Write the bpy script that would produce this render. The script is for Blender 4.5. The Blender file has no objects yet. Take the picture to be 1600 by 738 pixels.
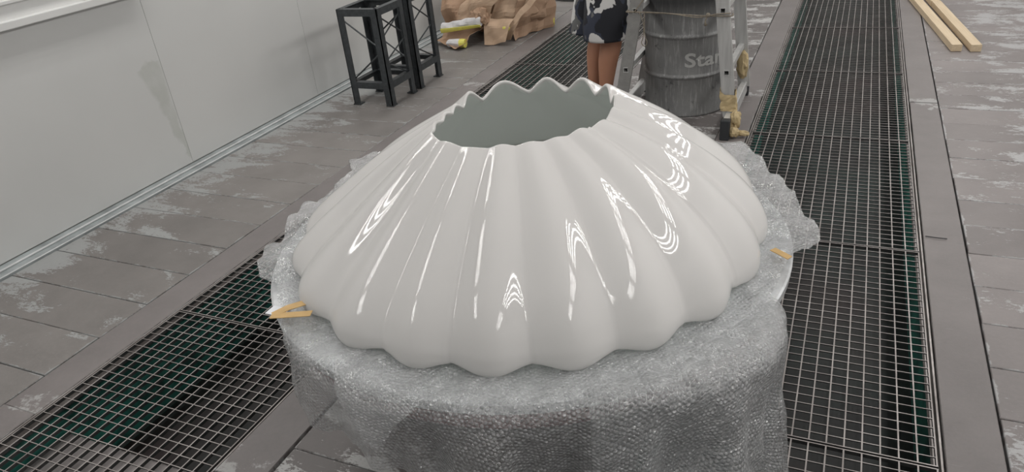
import bpy, bmesh, math, random
from math import sin, cos, pi, radians, sqrt, exp
from mathutils import Vector, Matrix, noise

SC = bpy.context.scene
COL = SC.collection
random.seed(7)

# ------------------------------------------------------------------ camera
CAM_Z = 1.75
cd = bpy.data.cameras.new('camera')
cd.sensor_width = 36.0
cd.lens = 36.0 * 1136.3 / 1600.0
cd.clip_start = 0.02
cam = bpy.data.objects.new('camera', cd)
COL.objects.link(cam)
cam.matrix_world = Matrix((
    (0.91357048, -0.11783586, 0.38923474, 0.0),
    (0.39595237, 0.47611027, -0.78520107, 0.0),
    (-0.09279381, 0.87145494, 0.48161768, CAM_Z),
    (0, 0, 0, 1)))
SC.camera = cam

# ------------------------------------------------------------------ world + exposure
w = bpy.data.worlds.new('world')
SC.world = w
w.use_nodes = True
w.node_tree.nodes['Background'].inputs[0].default_value = (0.8, 0.82, 0.84, 1)
w.node_tree.nodes['Background'].inputs[1].default_value = 0.05
SC.view_settings.view_transform = 'Standard'
SC.view_settings.look = 'None'
SC.view_settings.gamma = 1.0
SC.view_settings.use_curve_mapping = False
SC.view_settings.exposure = -0.21
SC.cycles.diffuse_bounces = 8
TUBE_W = 5.0          # watts of one fluorescent tube
WX0, WX1 = -3.96, 1.72  # left and right wall
WY0, WY1 = -3.2, 11.4   # front and back wall
CEIL = 3.25

# ------------------------------------------------------------------ helpers
def link(o):
    COL.objects.link(o)
    return o

def obj(name, bm, mat=None, parent=None, smooth=False):
    me = bpy.data.meshes.new(name)
    bm.to_mesh(me); bm.free()
    if smooth:
        for p in me.polygons: p.use_smooth = True
    if mat:
        for m in (mat if isinstance(mat, (list, tuple)) else [mat]): me.materials.append(m)
    o = link(bpy.data.objects.new(name, me))
    if parent: o.parent = parent
    return o

def tag(o, label=None, cat=None, group=None, kind=None):
    if label: o['label'] = label
    if cat: o['category'] = cat
    if group: o['group'] = group
    if kind: o['kind'] = kind
    return o

def thing(name, label, cat, loc=(0, 0, 0), rz=0, group=None):
    o = link(bpy.data.objects.new(name, None))
    o.empty_display_size = .1
    o.location = loc; o.rotation_euler = (0, 0, rz)
    return tag(o, label, cat, group)

def box(bm, x0, x1, y0, y1, z0, z1, mi=0):
    v = [bm.verts.new(p) for p in ((x0, y0, z0), (x1, y0, z0), (x1, y1, z0), (x0, y1, z0),
                                   (x0, y0, z1), (x1, y0, z1), (x1, y1, z1), (x0, y1, z1))]
    for f in ((3, 2, 1, 0), (4, 5, 6, 7), (0, 1, 5, 4), (1, 2, 6, 5), (2, 3, 7, 6), (3, 0, 4, 7)):
        bm.faces.new([v[i] for i in f]).material_index = mi
    return v

def bev(bm, off, seg=1):
    bmesh.ops.bevel(bm, geom=bm.edges[:], offset=off, segments=seg, affect='EDGES', profile=.5)

def tube(bm, pts, rad, n=8, cap=True, taper=None):
    pts = [Vector(p) for p in pts]
    rings = []
    up = None
    for i, p in enumerate(pts):
        d = (pts[min(i + 1, len(pts) - 1)] - pts[max(i - 1, 0)]).normalized()
        if up is None:
            up = d.orthogonal().normalized()
        up = (up - d * up.dot(d)).normalized()
        s = d.cross(up)
        r = rad if taper is None else taper[i]
        rings.append([bm.verts.new(p + (up * cos(2 * pi * k / n) + s * sin(2 * pi * k / n)) * r) for k in range(n)])
    for a, b in zip(rings, rings[1:]):
        for k in range(n):
            bm.faces.new((a[k], a[(k + 1) % n], b[(k + 1) % n], b[k]))
    if cap:
        bm.faces.new(rings[0][::-1]); bm.faces.new(rings[-1])

def bar(bm, a, b, wx, wy, roll=Vector((0, 0, 1))):
    """rectangular bar from a to b; wx along side, wy along the other"""
    a = Vector(a); b = Vector(b); d = (b - a).normalized()
    s = d.cross(roll)
    if s.length < 1e-4: s = d.cross(Vector((0, 1, 0)))
    s.normalize(); t = s.cross(d).normalized()
    v = []
    for p in (a, b):
        for i, j in ((-1, -1), (1, -1), (1, 1), (-1, 1)):
            v.append(bm.verts.new(p + s * i * wx / 2 + t * j * wy / 2))
    for f in ((3, 2, 1, 0), (4, 5, 6, 7), (0, 1, 5, 4), (1, 2, 6, 5), (2, 3, 7, 6), (3, 0, 4, 7)):
        bm.faces.new([v[i] for i in f])
    bmesh.ops.recalc_face_normals(bm, faces=bm.faces[:])

def lathe(bm, prof, n=48, close=False, mi=0):
    rings = []
    for r, z in prof:
        rings.append([bm.verts.new((r * cos(2 * pi * k / n), r * sin(2 * pi * k / n), z)) for k in range(n)])
    for a, b in zip(rings, rings[1:]):
        for k in range(n):
            bm.faces.new((a[k], a[(k + 1) % n], b[(k + 1) % n], b[k])).material_index = mi
    if close:
        bm.faces.new(rings[0][::-1]).material_index = mi; bm.faces.new(rings[-1]).material_index = mi

def catmull(P, n):
    P = [Vector(p) for p in P]
    out = []
    m = len(P) - 1
    for i in range(n + 1):
        t = i / n * m; k = min(int(t), m - 1); u = t - k
        p0 = P[max(k - 1, 0)]; p1 = P[k]; p2 = P[k + 1]; p3 = P[min(k + 2, m)]
        out.append(.5 * ((2 * p1) + (p2 - p0) * u + (2 * p0 - 5 * p1 + 4 * p2 - p3) * u * u + (3 * p1 - p0 - 3 * p2 + p3) * u ** 3))
    return out

def lerp_tab(tab, x):
    if x <= tab[0][0]: return tab[0][1]
    for (a, va), (b, vb) in zip(tab, tab[1:]):
        if x <= b: return va + (vb - va) * (x - a) / (b - a)
    return tab[-1][1]

def smooth_tab(tab, x):
    return sum(lerp_tab(tab, (x + d + 180) % 360 - 180) for d in (-10, -5, 0, 5, 10)) / 5

def sstep(a, b, x):
    t = max(0, min(1, (x - a) / (b - a))); return t * t * (3 - 2 * t)

# ------------------------------------------------------------------ materials
class M:
    """tiny node builder"""
    def __init__(s, name):
        s.m = bpy.data.materials.new(name); s.m.use_nodes = True
        s.t = s.m.node_tree; s.b = s.t.nodes['Principled BSDF']; s.out = s.t.nodes['Material Output']
    def n(s, typ, **kw):
        nd = s.t.nodes.new(typ)
        for k, v in kw.items():
            if k.startswith('_'): setattr(nd, k[1:], v)
        for k, v in kw.items():
            if not k.startswith('_'):
                key = int(k[1:]) if k[0] == 'i' and k[1:].isdigit() else k.replace('__', ' ')
                inp = nd.inputs[key]
                if hasattr(v, 'is_linked') or isinstance(v, bpy.types.NodeSocket): s.t.links.new(v, inp)
                else: inp.default_value = v
        return nd
    def l(s, a, b): s.t.links.new(a, b)
    def pos(s): return s.n('ShaderNodeNewGeometry').outputs['Position']
    def objc(s): return s.n('ShaderNodeTexCoord').outputs['Object']
    def map(s, v, scale=(1, 1, 1), loc=(0, 0, 0), rot=(0, 0, 0)):
        return s.n('ShaderNodeMapping', Vector=v, Scale=scale, Location=loc, Rotation=rot).outputs[0]
    def noise(s, v, scale=5, detail=4, rough=.55, dist=0.0):
        return s.n('ShaderNodeTexNoise', Vector=v, Scale=scale, Detail=detail, Roughness=rough, Distortion=dist).outputs['Fac']
    def ramp(s, f, *stops, interp='LINEAR'):
        r = s.n('ShaderNodeValToRGB', Fac=f); cr = r.color_ramp; cr.interpolation = interp
        while len(cr.elements) > 1: cr.elements.remove(cr.elements[-1])
        for i, (p, c) in enumerate(stops):
            e = cr.elements[0] if i == 0 else cr.elements.new(p)
            e.position = p
            c = (c, c, c) if isinstance(c, (int, float)) else c
            e.color = (*c, 1)
        return r.outputs['Color']
    def mix(s, f, a, b, bt='MIX'):
        nd = s.t.nodes.new('ShaderNodeMix'); nd.data_type = 'RGBA'; nd.blend_type = bt
        for sock, v in ((nd.inputs['Factor'], f), (nd.inputs['A'], a), (nd.inputs['B'], b)):
            pass
        fs = [i for i in nd.inputs if i.name == 'Factor' and i.type == 'VALUE'][0]
        As = [i for i in nd.inputs if i.name == 'A' and i.type == 'RGBA'][0]
        Bs = [i for i in nd.inputs if i.name == 'B' and i.type == 'RGBA'][0]
        for sock, v in ((fs, f), (As, a), (Bs, b)):
            if isinstance(v, bpy.types.NodeSocket): s.l(v, sock)
            elif isinstance(v, (int, float)) and sock.type == 'RGBA': sock.default_value = (v, v, v, 1)
            elif isinstance(v, (int, float)): sock.default_value = v
            else: sock.default_value = (*v[:3], 1)
        return [o for o in nd.outputs if o.type == 'RGBA'][0]
    def math(s, op, a, b=0.0, c=0.0):
        return s.n('ShaderNodeMath', _operation=op, i0=a, i1=b, i2=c).outputs[0]
    def sep(s, v):
        return s.n('ShaderNodeSeparateXYZ', Vector=v).outputs
    def bump(s, h, strength=.3, dist=.01):
        nd = s.n('ShaderNodeBump', Height=h, Strength=strength, Distance=dist)
        s.l(nd.outputs[0], s.b.inputs['Normal']); return nd
    def set(s, col=None, rough=None, metal=None, **kw):
        for k, v in (('Base Color', col), ('Roughness', rough), ('Metallic', metal), *[(k.replace('__', ' '), v) for k, v in kw.items()]):
            if v is None: continue
            i = s.b.inputs[k]
            if isinstance(v, bpy.types.NodeSocket): s.l(v, i)
            elif i.type == 'RGBA': i.default_value = (*v[:3], 1)
            else: i.default_value = v
        return s.m

def simple(name, col, rough=.6, metal=0.0, nscale=20, namt=.12, bump=0.0, coord='obj'):
    k = M(name); v = k.objc() if coord == 'obj' else k.pos()
    nz = k.noise(v, nscale, 5)
    c = k.mix(k.ramp(nz, (.3, 0), (.7, 1)), tuple(x * (1 - namt) for x in col), tuple(min(1, x * (1 + namt)) for x in col))
    if bump: k.bump(nz, bump, .004)
    return k.set(c, rough, metal)

# floor tiles: brown-grey paint worn through to pale grey
def floor_mat(name, wear=.55, wear_x=None, base=(.155, .138, .132), worn=(.375, .375, .375)):
    k = M(name); p = k.pos()
    rnd = k.n('ShaderNodeObjectInfo').outputs['Random']
    tone = k.math('MULTIPLY_ADD', rnd, .22, .9)
    fine = k.noise(p, 55, 6, .7)
    cloud = k.noise(p, 3.2, 5, .6)
    c = k.mix(k.ramp(cloud, (.3, 0), (.72, 1)), tuple(x * .86 for x in base), tuple(x * 1.14 for x in base))
    c = k.mix(k.ramp(fine, (.42, 0), (.75, .35)), c, tuple(x * 1.5 for x in base))
    c = k.mix(1.0, c, k.n('ShaderNodeCombineColor', Red=tone, Green=tone, Blue=tone).outputs[0], 'MULTIPLY')
    off = k.n('ShaderNodeCombineXYZ', X=k.math('MULTIPLY', rnd, 37.0), Y=k.math('MULTIPLY', rnd, 11.0), Z=0.0).outputs[0]
    pv = k.n('ShaderNodeVectorMath', _operation='ADD', i0=p, i1=off).outputs[0]
    big = k.noise(k.map(pv, (1.5, 2.9, 1)), 1.8, 8, .68, .35)
    ragged = k.noise(k.map(p, (18, 40, 1)), 2.2, 5, .75)
    f = k.math('ADD', big, k.math('MULTIPLY', k.math('SUBTRACT', ragged, .5), .42))
    if wear_x:
        x = k.sep(p)[0]
        a, b, amt = wear_x
        g = k.n('ShaderNodeMapRange', _clamp=True, i0=x, i1=a, i2=b, i3=0.0, i4=amt).outputs[0]
        f = k.math('ADD', f, g)
    wf = k.ramp(f, (wear, 0), (wear + .012, 1))
    # worn arrises: ragged pale line along the joints of each tile
    g = k.n('ShaderNodeTexCoord').outputs['Generated']
    gx, gy = k.sep(g)[0], k.sep(g)[1]
    ey = k.math('MINIMUM', gy, k.math('SUBTRACT', 1.0, gy))
    ex = k.math('MULTIPLY', k.math('MINIMUM', gx, k.math('SUBTRACT', 1.0, gx)), 3.4)
    e = k.math('MINIMUM', ex, ey)
    patch = k.noise(k.map(pv, (6, 6, 1)), 1.6, 6, .7)
    e2 = k.math('SUBTRACT', e, k.math('MULTIPLY', k.math('SUBTRACT', patch, .5), .2))
    ef = k.ramp(e2, (.0, .85), (.012, 0))
    wf = k.math('MAXIMUM', wf, ef)
    # hair scratches
    sc = k.noise(k.map(pv, (3, 60, 1), rot=(0, 0, .6)), 3, 2, .5)
    sf = k.ramp(sc, (.73, 0), (.76, .35))
    wf = k.math('MAXIMUM', wf, sf)
    wc = k.mix(fine, tuple(x * .8 for x in worn), tuple(x * 1.18 for x in worn))
    c = k.mix(wf, c, wc)
    k.bump(k.math('ADD', k.math('MULTIPLY', fine, .6), k.math('MULTIPLY', wf, -.5)), .25, .002)
    return k.set(c, k.ramp(fine, (.3, .42), (.7, .6)))

mat_tile_r = floor_mat('floor paint right', .60, (.7, 1.5, .14), base=(.215, .193, .19), worn=(.42, .415, .42))
mat_tile_m = floor_mat('floor paint middle', .54, base=(.125, .112, .109), worn=(.42, .415, .41))  # darker base than the other rows carries the shade around the table
mat_tile_l = floor_mat('floor paint left', .615, (-3.25, -3.8, .17), base=(.185, .171, .163), worn=(.315, .32, .318))
mat_plate = floor_mat('floor plate paint', .70, base=(.178, .160, .157), worn=(.38, .375, .37))
mat_slab = simple('pit slab', (.035, .034, .033), .9, coord='pos')

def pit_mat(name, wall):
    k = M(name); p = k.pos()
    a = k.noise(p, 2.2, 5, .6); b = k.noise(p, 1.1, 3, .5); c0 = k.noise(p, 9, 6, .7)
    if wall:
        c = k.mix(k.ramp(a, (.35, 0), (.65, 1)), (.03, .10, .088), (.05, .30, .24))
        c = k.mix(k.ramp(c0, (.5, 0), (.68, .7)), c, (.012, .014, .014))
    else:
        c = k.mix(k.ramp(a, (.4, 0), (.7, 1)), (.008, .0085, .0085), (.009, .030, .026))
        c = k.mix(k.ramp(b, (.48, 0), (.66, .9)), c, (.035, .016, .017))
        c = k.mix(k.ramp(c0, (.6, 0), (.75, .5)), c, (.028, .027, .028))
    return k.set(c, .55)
mat_pitw = pit_mat('pit wall paint', True)
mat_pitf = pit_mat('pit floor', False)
mat_pitc = simple('pit concrete', (.24, .218, .215), .85, nscale=9, namt=.3, coord='pos')

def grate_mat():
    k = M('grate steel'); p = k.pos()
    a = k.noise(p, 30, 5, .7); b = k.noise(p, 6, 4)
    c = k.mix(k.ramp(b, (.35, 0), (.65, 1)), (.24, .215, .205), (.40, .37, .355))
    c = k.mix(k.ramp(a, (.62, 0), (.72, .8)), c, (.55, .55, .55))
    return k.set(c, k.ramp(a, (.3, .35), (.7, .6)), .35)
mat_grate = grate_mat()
mat_grate_shade = simple('grate steel side shade', (.07, .068, .068), .5, .4, 40, .3)  # shaded copy of the grate steel: bar sides carry their shade as colour

def wall_mat(name, stain=False):
    k = M(name); p = k.pos()
    a = k.noise(p, .9, 4, .5); b = k.noise(p, 60, 3)
    c = k.mix(k.ramp(a, (.3, 0), (.7, 1)), (.60, .602, .595), (.65, .65, .64))
    if stain:
        x, y, z = k.sep(p)[0], k.sep(p)[1], k.sep(p)[2]
        # putty-coloured smear running down the joint
        wob = k.math('MULTIPLY', k.math('SUBTRACT', k.noise(p, 7, 4), .5), .16)
        yc = k.math('MULTIPLY_ADD', z, -.16, 3.275)            # smear leans away from the joint as it climbs
        half = k.n('ShaderNodeMapRange', i0=z, i1=.02, i2=.72, i3=.02, i4=.10).outputs[0]
        d = k.math('DIVIDE', k.math('ABSOLUTE', k.math('ADD', k.math('SUBTRACT', y, yc), wob)), half)
        top = k.n('ShaderNodeMapRange', i0=k.math('ADD', z, wob), i1=.70, i2=.76, i3=0.0, i4=2.0).outputs[0]
        f = k.ramp(k.math('ADD', d, top), (.55, .9), (1.0, 0))
        f = k.math('MULTIPLY', f, k.ramp(k.noise(p, 9, 5), (.25, .25), (.7, .75)))
        c = k.mix(f, c, (.46, .475, .44))
    k.bump(b, .04, .002)
    return k.set(c, .42)
mat_wall = wall_mat('white wall panel'); mat_wall_s = wall_mat('white wall panel with smear', True)
mat_ceil = simple('white ceiling', (.80, .80, .80), .8, coord='pos', nscale=2, namt=.02)
mat_rwall = simple('right wall white', (.80, .80, .80), .45, coord='pos', nscale=2, namt=.03)
mat_joint = simple('wall joint', (.36, .37, .36), .8, coord='pos')
mat_kerb = simple('grey kerb paint', (.30, .325, .33), .5, nscale=7, namt=.3, coord='pos')
mat_kerb_l = simple('pale kerb ridge', (.55, .56, .56), .45, nscale=12, namt=.15, coord='pos')
mat_trim = simple('white frame paint', (.72, .72, .71), .35, nscale=5, namt=.04)
mat_screw = simple('screw', (.12, .12, .12), .4, .8)

# ------------------------------------------------------------------ room shell
GL = (-2.64, -1.76); GR = (-.481, .404)       # the two pits
FY0, FY1 = .3, 11.3
bm = bmesh.new()
for x0, x1 in ((WX0, GL[0] - .02), (GL[1] + .02, GR[0] - .02), (GR[1] + .02, WX1)):
    box(bm, x0, x1, WY0, WY1, -.5, -.034)
box(bm, WX0, WX1, WY0, FY0, -.034, 0)
for g in (GL, GR): box(bm, g[0] - .02, g[1] + .02, WY0, FY0, -.5, -.034)
floor = obj('floor', bm, mat_slab); floor['kind'] = 'structure'
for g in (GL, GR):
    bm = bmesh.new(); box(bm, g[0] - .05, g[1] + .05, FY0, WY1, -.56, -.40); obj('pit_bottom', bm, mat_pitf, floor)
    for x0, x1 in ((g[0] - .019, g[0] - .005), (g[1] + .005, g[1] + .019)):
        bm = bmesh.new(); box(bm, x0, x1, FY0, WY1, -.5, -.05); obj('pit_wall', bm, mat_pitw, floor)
# pale concrete block inside the near end of the left pit
bm = bmesh.new(); box(bm, GL[0] - .004, GL[1] + .004, .32, 1.20, -.5, -.15); bev(bm, .012); obj('pit_block', bm, mat_pitc, floor)

# rows of tiles, each one a slab of its own
def tile_mesh(wd, ln, th, name, mat):
    bm = bmesh.new(); box(bm, -wd / 2, wd / 2, -ln / 2, ln / 2, -th, 0)
    bmesh.ops.bevel(bm, geom=[e for e in bm.edges if all(v.co.z > -1e-6 for v in e.verts)], offset=.0025, segments=1, affect='EDGES')
    me = bpy.data.meshes.new(name); bm.to_mesh(me); bm.free(); me.materials.append(mat); return me
def lay(x0, x1, ys, pitch, gap, mat, name):
    me = tile_mesh(x1 - x0, pitch - gap, .032, name, mat)
    for i, y in enumerate(ys):
        o = link(bpy.data.objects.new(name, me)); o.parent = floor
        o.location = ((x0 + x1) / 2 + random.uniform(-.002, .002), y + pitch / 2, random.uniform(-.0018, .0008))
        o.rotation_euler = (random.uniform(-.002, .002), random.uniform(-.0008, .0008), random.uniform(-.0015, .0015))
PIT = .2645
n0, n1 = -5, 35
lay(-3.808, -2.838, [1.835 + PIT * k for k in range(n0, n1)], PIT, .0045, mat_tile_l, 'floor_tile')
lay(-1.555, -.672, [1.835 + PIT * k for k in range(n0, n1)], PIT, .0045, mat_tile_m, 'floor_tile')
lay(.584, 1.715, [2.139 + .2637 * k for k in range(n0 - 1, n1)], .2637, .004, mat_tile_r, 'floor_tile')
for x0, x1 in ((-2.83, -2.652), (-1.748, -1.563), (-.664, -.493), (.416, .574)):
    lay(x0, x1, [1.13, 5.13], 4.0, .003, mat_plate, 'floor_plate')
    lay(x0, x1, [.33], .8, .003, mat_plate, 'floor_plate')
    lay(x0, x1, [9.13], 2.2, .003, mat_plate, 'floor_plate')

# walls
def wall(name, x0, x1, y0, y1, z0, z1, mat):
    bm = bmesh.new(); box(bm, x0, x1, y0, y1, z0, z1); return tag(obj(name, bm, mat), kind='structure')
wl = wall('wall_left', WX0 - .12, WX0 - .012, WY0, WY1, -.5, CEIL, mat_joint)
seams = [3.261 + 1.404 * k for k in range(-4, 6)]
ys = [WY0] + [s for s in seams if WY0 + .1 < s < WY1 - .1] + [WY1]
for a, b in zip(ys, ys[1:]):
    bm = bmesh.new(); box(bm, WX0 - .011, WX0, a + .0013, b - .0013, .012, CEIL); 
    obj('wall_panel', bm, mat_wall_s if abs(b - 3.261) < .01 else mat_wall, wl)
wall('wall_right', WX1, WX1 + .12, WY0, WY1, -.5, CEIL, mat_rwall)
wall('wall_back', WX0 - .12, WX1 + .12, WY1, WY1 + .12, -.5, CEIL, mat_rwall)
wall('wall_front', WX0 - .12, WX1 + .12, WY0 - .12, WY0, -.5, CEIL, mat_kerb)
wall('ceiling', WX0 - .12, WX1 + .12, WY0, WY1, CEIL, CEIL + .12, mat_ceil)
# kerb channel along the foot of the left wall
bm = bmesh.new(); box(bm, WX0 + .001, WX0 + .147, WY0 + .01, WY1 - .01, -.034, .006)
kb = tag(obj('baseboard_left', bm, mat_kerb), kind='structure')
bm = bmesh.new(); box(bm, WX0 + .066, WX0 + .078, WY0 + .01, WY1 - .01, .006, .017); bev(bm, .003); obj('kerb_ridge', bm, mat_kerb_l, kb)
bm = bmesh.new(); box(bm, WX0 + .138, WX0 + .147, WY0 + .01, WY1 - .01, .006, .012); bev(bm, .002); obj('kerb_lip', bm, mat_kerb_l, kb)
# framed light window high on the left wall: only its sill is in view
win = bmesh.new(); box(win, WX0 + .001, WX0 + .012, -.6, 3.2, 1.15, 2.35); win = tag(obj('window_1', win, mat_trim), kind='structure')
def wpart(name, y0, y1, z0, z1, d):
    bm = bmesh.new(); box(bm, WX0 + .001, WX0 + d, y0, y1, z0, z1); bev(bm, .004, 2); return obj(name, bm, mat_trim, win)
wpart('sill', -.64, 3.24, 1.118, 1.158, .05)
wpart('inner_ledge', -.58, 3.18, 1.232, 1.252, .03)
wpart('head', -.64, 3.24, 2.31, 2.36, .05)
wpart('jamb', 3.2, 3.24, 1.158, 2.31, .05)
wpart('jamb', -.64, -.60, 1.158, 2.31, .05)
for y in (2.895, 1.6):
    bm = bmesh.new(); bmesh.ops.create_cone(bm, cap_ends=True, segments=10, radius1=.011, radius2=.008, depth=.012)
    bmesh.ops.rotate(bm, verts=bm.verts, matrix=Matrix.Rotation(pi / 2, 3, 'Y'))
    bmesh.ops.translate(bm, verts=bm.verts, vec=(WX0 + .017, y, 1.178)); obj('screw', bm, mat_screw, win)

# ------------------------------------------------------------------ ceiling lights: two rows of four-tube fixtures
mat_fix = simple('fixture enamel', (.75, .75, .75), .4)
def fixture(x, y, tilt, label):
    t = thing('ceiling_light', label, 'ceiling light', (x, y, CEIL - .20), 0)
    t.rotation_euler = (0, tilt, 0)
    bm = bmesh.new(); box(bm, -.28, .28, -.66, .66, .03, .10); bev(bm, .008); obj('housing', bm, mat_fix, t)
    for i in range(4):
        ld = bpy.data.lights.new('tube', 'AREA'); ld.shape = 'RECTANGLE'; ld.size = .034; ld.size_y = 1.22
        ld.energy = TUBE_W; ld.color = (1.0, .985, .955)
        lo = link(bpy.data.objects.new('tube', ld)); lo.parent = t; lo.location = (-.195 + .13 * i, 0, .012)
ordn = ['first', 'second', 'third', 'fourth', 'fifth', 'sixth', 'seventh', 'eighth']
for i in range(8):
    y = -.9 + i * 1.6
    fixture(-3.35, y, -.5, 'four-tube ceiling light over the left wall, %s from the camera end' % ordn[i])
    fixture(1.1, y, .5, 'four-tube ceiling light over the right wall, %s from the camera end' % ordn[i])

# ------------------------------------------------------------------ bar gratings over the pits
GP = 1.296
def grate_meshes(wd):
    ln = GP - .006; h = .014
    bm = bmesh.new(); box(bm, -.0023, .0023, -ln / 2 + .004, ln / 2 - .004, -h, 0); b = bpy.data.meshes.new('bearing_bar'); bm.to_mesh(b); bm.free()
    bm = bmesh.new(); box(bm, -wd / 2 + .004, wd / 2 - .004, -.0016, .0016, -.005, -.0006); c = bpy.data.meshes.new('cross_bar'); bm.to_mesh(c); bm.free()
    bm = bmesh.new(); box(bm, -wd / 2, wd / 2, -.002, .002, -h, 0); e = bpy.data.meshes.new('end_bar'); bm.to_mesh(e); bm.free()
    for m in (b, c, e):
        m.materials.append(mat_grate_shade); m.materials.append(mat_grate)
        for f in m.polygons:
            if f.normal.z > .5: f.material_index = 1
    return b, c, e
def grating(xc, wd, y0, meshes, label, nb):
    t = thing('floor_grating', label, 'grating', (xc, y0 + GP / 2, 0))
    b, c, e = meshes
    for i in range(nb + 1):
        o = link(bpy.data.objects.new('bearing_bar', b)); o.parent = t; o.location = (-wd / 2 + .003 + (wd - .006) * i / nb, 0, random.uniform(-.0006, 0))
    for i in range(1, 30):
        o = link(bpy.data.objects.new('cross_bar', c)); o.parent = t; o.location = (0, -GP / 2 + GP * i / 30, 0)
    for s in (-1, 1):
        o = link(bpy.data.objects.new('end_bar', e)); o.parent = t; o.location = (0, s * (GP / 2 - .006), 0)
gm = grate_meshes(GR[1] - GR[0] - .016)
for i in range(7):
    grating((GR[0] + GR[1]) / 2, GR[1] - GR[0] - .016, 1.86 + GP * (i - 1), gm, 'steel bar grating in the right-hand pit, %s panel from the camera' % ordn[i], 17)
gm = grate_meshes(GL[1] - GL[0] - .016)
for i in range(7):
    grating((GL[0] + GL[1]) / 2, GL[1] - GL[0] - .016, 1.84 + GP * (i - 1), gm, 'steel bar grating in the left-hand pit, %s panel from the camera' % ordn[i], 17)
# bearer angles the gratings sit on
for g in (GL, GR):
    for s, x in ((1, g[0]), (-1, g[1])):
        bm = bmesh.new(); box(bm, min(x - s * .006, x), max(x - s * .006, x), FY0, WY1, -.036, -.002); box(bm, min(x, x + s * .02), max(x, x + s * .02), FY0, WY1, -.038, -.034)
        obj('grate_angle', bm, mat_grate, floor)

# ------------------------------------------------------------------ the glossy white scalloped dome
CX, CY = -.893, 1.91
ZT = .612                                     # level of the wrap on the table
def gloss_white():
    k = M('glossy white lacquer'); p = k.objc()
    k.set((.83, .80, .79), .045, 0, Specular__IOR__Level=.5)
    tl = k.n('ShaderNodeBsdfTranslucent', Color=(.93, .95, .93, 1))       # thin moulded shell: some daylight gets through
    k.l(k.n('ShaderNodeMixShader', i0=.24, i1=k.b.outputs[0], i2=tl.outputs[0]).outputs[0], k.out.inputs['Surface'])
    return k.m
mat_gloss = gloss_white()
k = M('grey green lining'); p = k.objc()
k.set(k.mix(k.noise(p, 3, 4), (.62, .66, .63), (.67, .705, .68)), .55)
tl = k.n('ShaderNodeBsdfTranslucent', Color=(.84, .87, .85, 1))
k.l(k.n('ShaderNodeMixShader', i0=.5, i1=k.b.outputs[0], i2=tl.outputs[0]).outputs[0], k.out.inputs['Surface'])
mat_lining = k.m

notch = [-137.4, -116.2, -97.5, -82.5, -66.0, -49.5, -34.0, -16.7, 1.3]
notch += [18, 38, 57, 78, 103, 140, 165, 187, 205]
OPEN = [(-180, .212), (-165, .214), (-150, .235), (-127, .283), (-110, .292), (-80, .285), (-65, .262), (-30, .268), (-5, .285), (10, .296), (30, .306), (48, .325), (60, .322), (80, .29), (100, .268), (120, .266), (140, .25), (160, .225), (180, .212)]
def flute(deg):
    d = (deg + 137.4) % 360 - 137.4
    for i, a in enumerate(notch):
        b = notch[i + 1] if i + 1 < len(notch) else notch[0] + 360
        if a <= d < b:
            u = (d - a) / (b - a)
            return (.5 - .5 * cos(2 * pi * u)) ** .75, sin(i * 2.399)
    return 0, 0
prof_r = [(.728, .0), (.737, .012), (.741, .034), (.736, .066), (.713, .118), (.670, .175), (.604, .236), (.527, .293), (.445, .341), (.373, .376), (.320, .396), (.290, .406)]
prof_l = [(.730, .0), (.740, .012), (.741, .03), (.730, .055), (.699, .088), (.647, .132), (.574, .186), (.498, .243), (.424, .300), (.366, .347), (.320, .384), (.288, .408)]
NT, NTH = 64, 560
pc_r = catmull([(a, b, 0) for a, b in prof_r], NT); pc_l = catmull([(a, b, 0) for a, b in prof_l], NT)
def dome_pt(th, j, inset=0.0):
    f, ph = flute(math.degrees(th))
    t = j / NT
    wr = sstep(-.9, .9, cos(th))
    P = lambda q: pc_l[q].lerp(pc_r[q], wr)
    p = P(j); d = (P(min(j + 1, NT)) - P(max(j - 1, 0))).normalized(); nrm = Vector((d.y, -d.x, 0))
    back = sstep(-.3, .8, sin(th))
    A = lerp_tab([(0, .026), (.1, .028), (.3, .026), (.6, .020), (.85, .016 + .006 * back), (1, .009 + .009 * back)], t) * (1 + .12 * ph)
    q = p + nrm * (A * (f - .6) - inset)
    da = (math.degrees(th) + 180) % 360 - 180
    q.x += (smooth_tab(OPEN, da) - .288) * sstep(.62, 1, t)
    q.y += (.024 * (f - .5) * back + .003 * ph * (1 - back)) * sstep(.8, 1, t) * (1 if back > 0 else f)
    z = q.y + (1 - f) * .010 * max(0, 1 - t * 10)
    return Vector((q.x * cos(th), q.x * sin(th), z))
def grid_faces(bm, rows):
    n = len(rows[0])
    for a, b in zip(rows, rows[1:]):
        for k in range(n): bm.faces.new((a[k], a[(k + 1) % n], b[(k + 1) % n], b[k]))
dome = thing('scalloped_dome', 'large glossy white scalloped dome with an open top, resting on bubble wrap', 'dome', (CX, CY, ZT))
bm = bmesh.new(); TH = [2 * pi * i / NTH for i in range(NTH)]
rows = []
LIP = .011
rows.append([bm.verts.new(dome_pt(th, 0, LIP * .9) + Vector((0, 0, .006))) for th in TH])
rows.append([bm.verts.new(dome_pt(th, 0, .004) + Vector((0, 0, .0005))) for th in TH])
for j in range(NT + 1): rows.append([bm.verts.new(dome_pt(th, j)) for th in TH])
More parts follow.
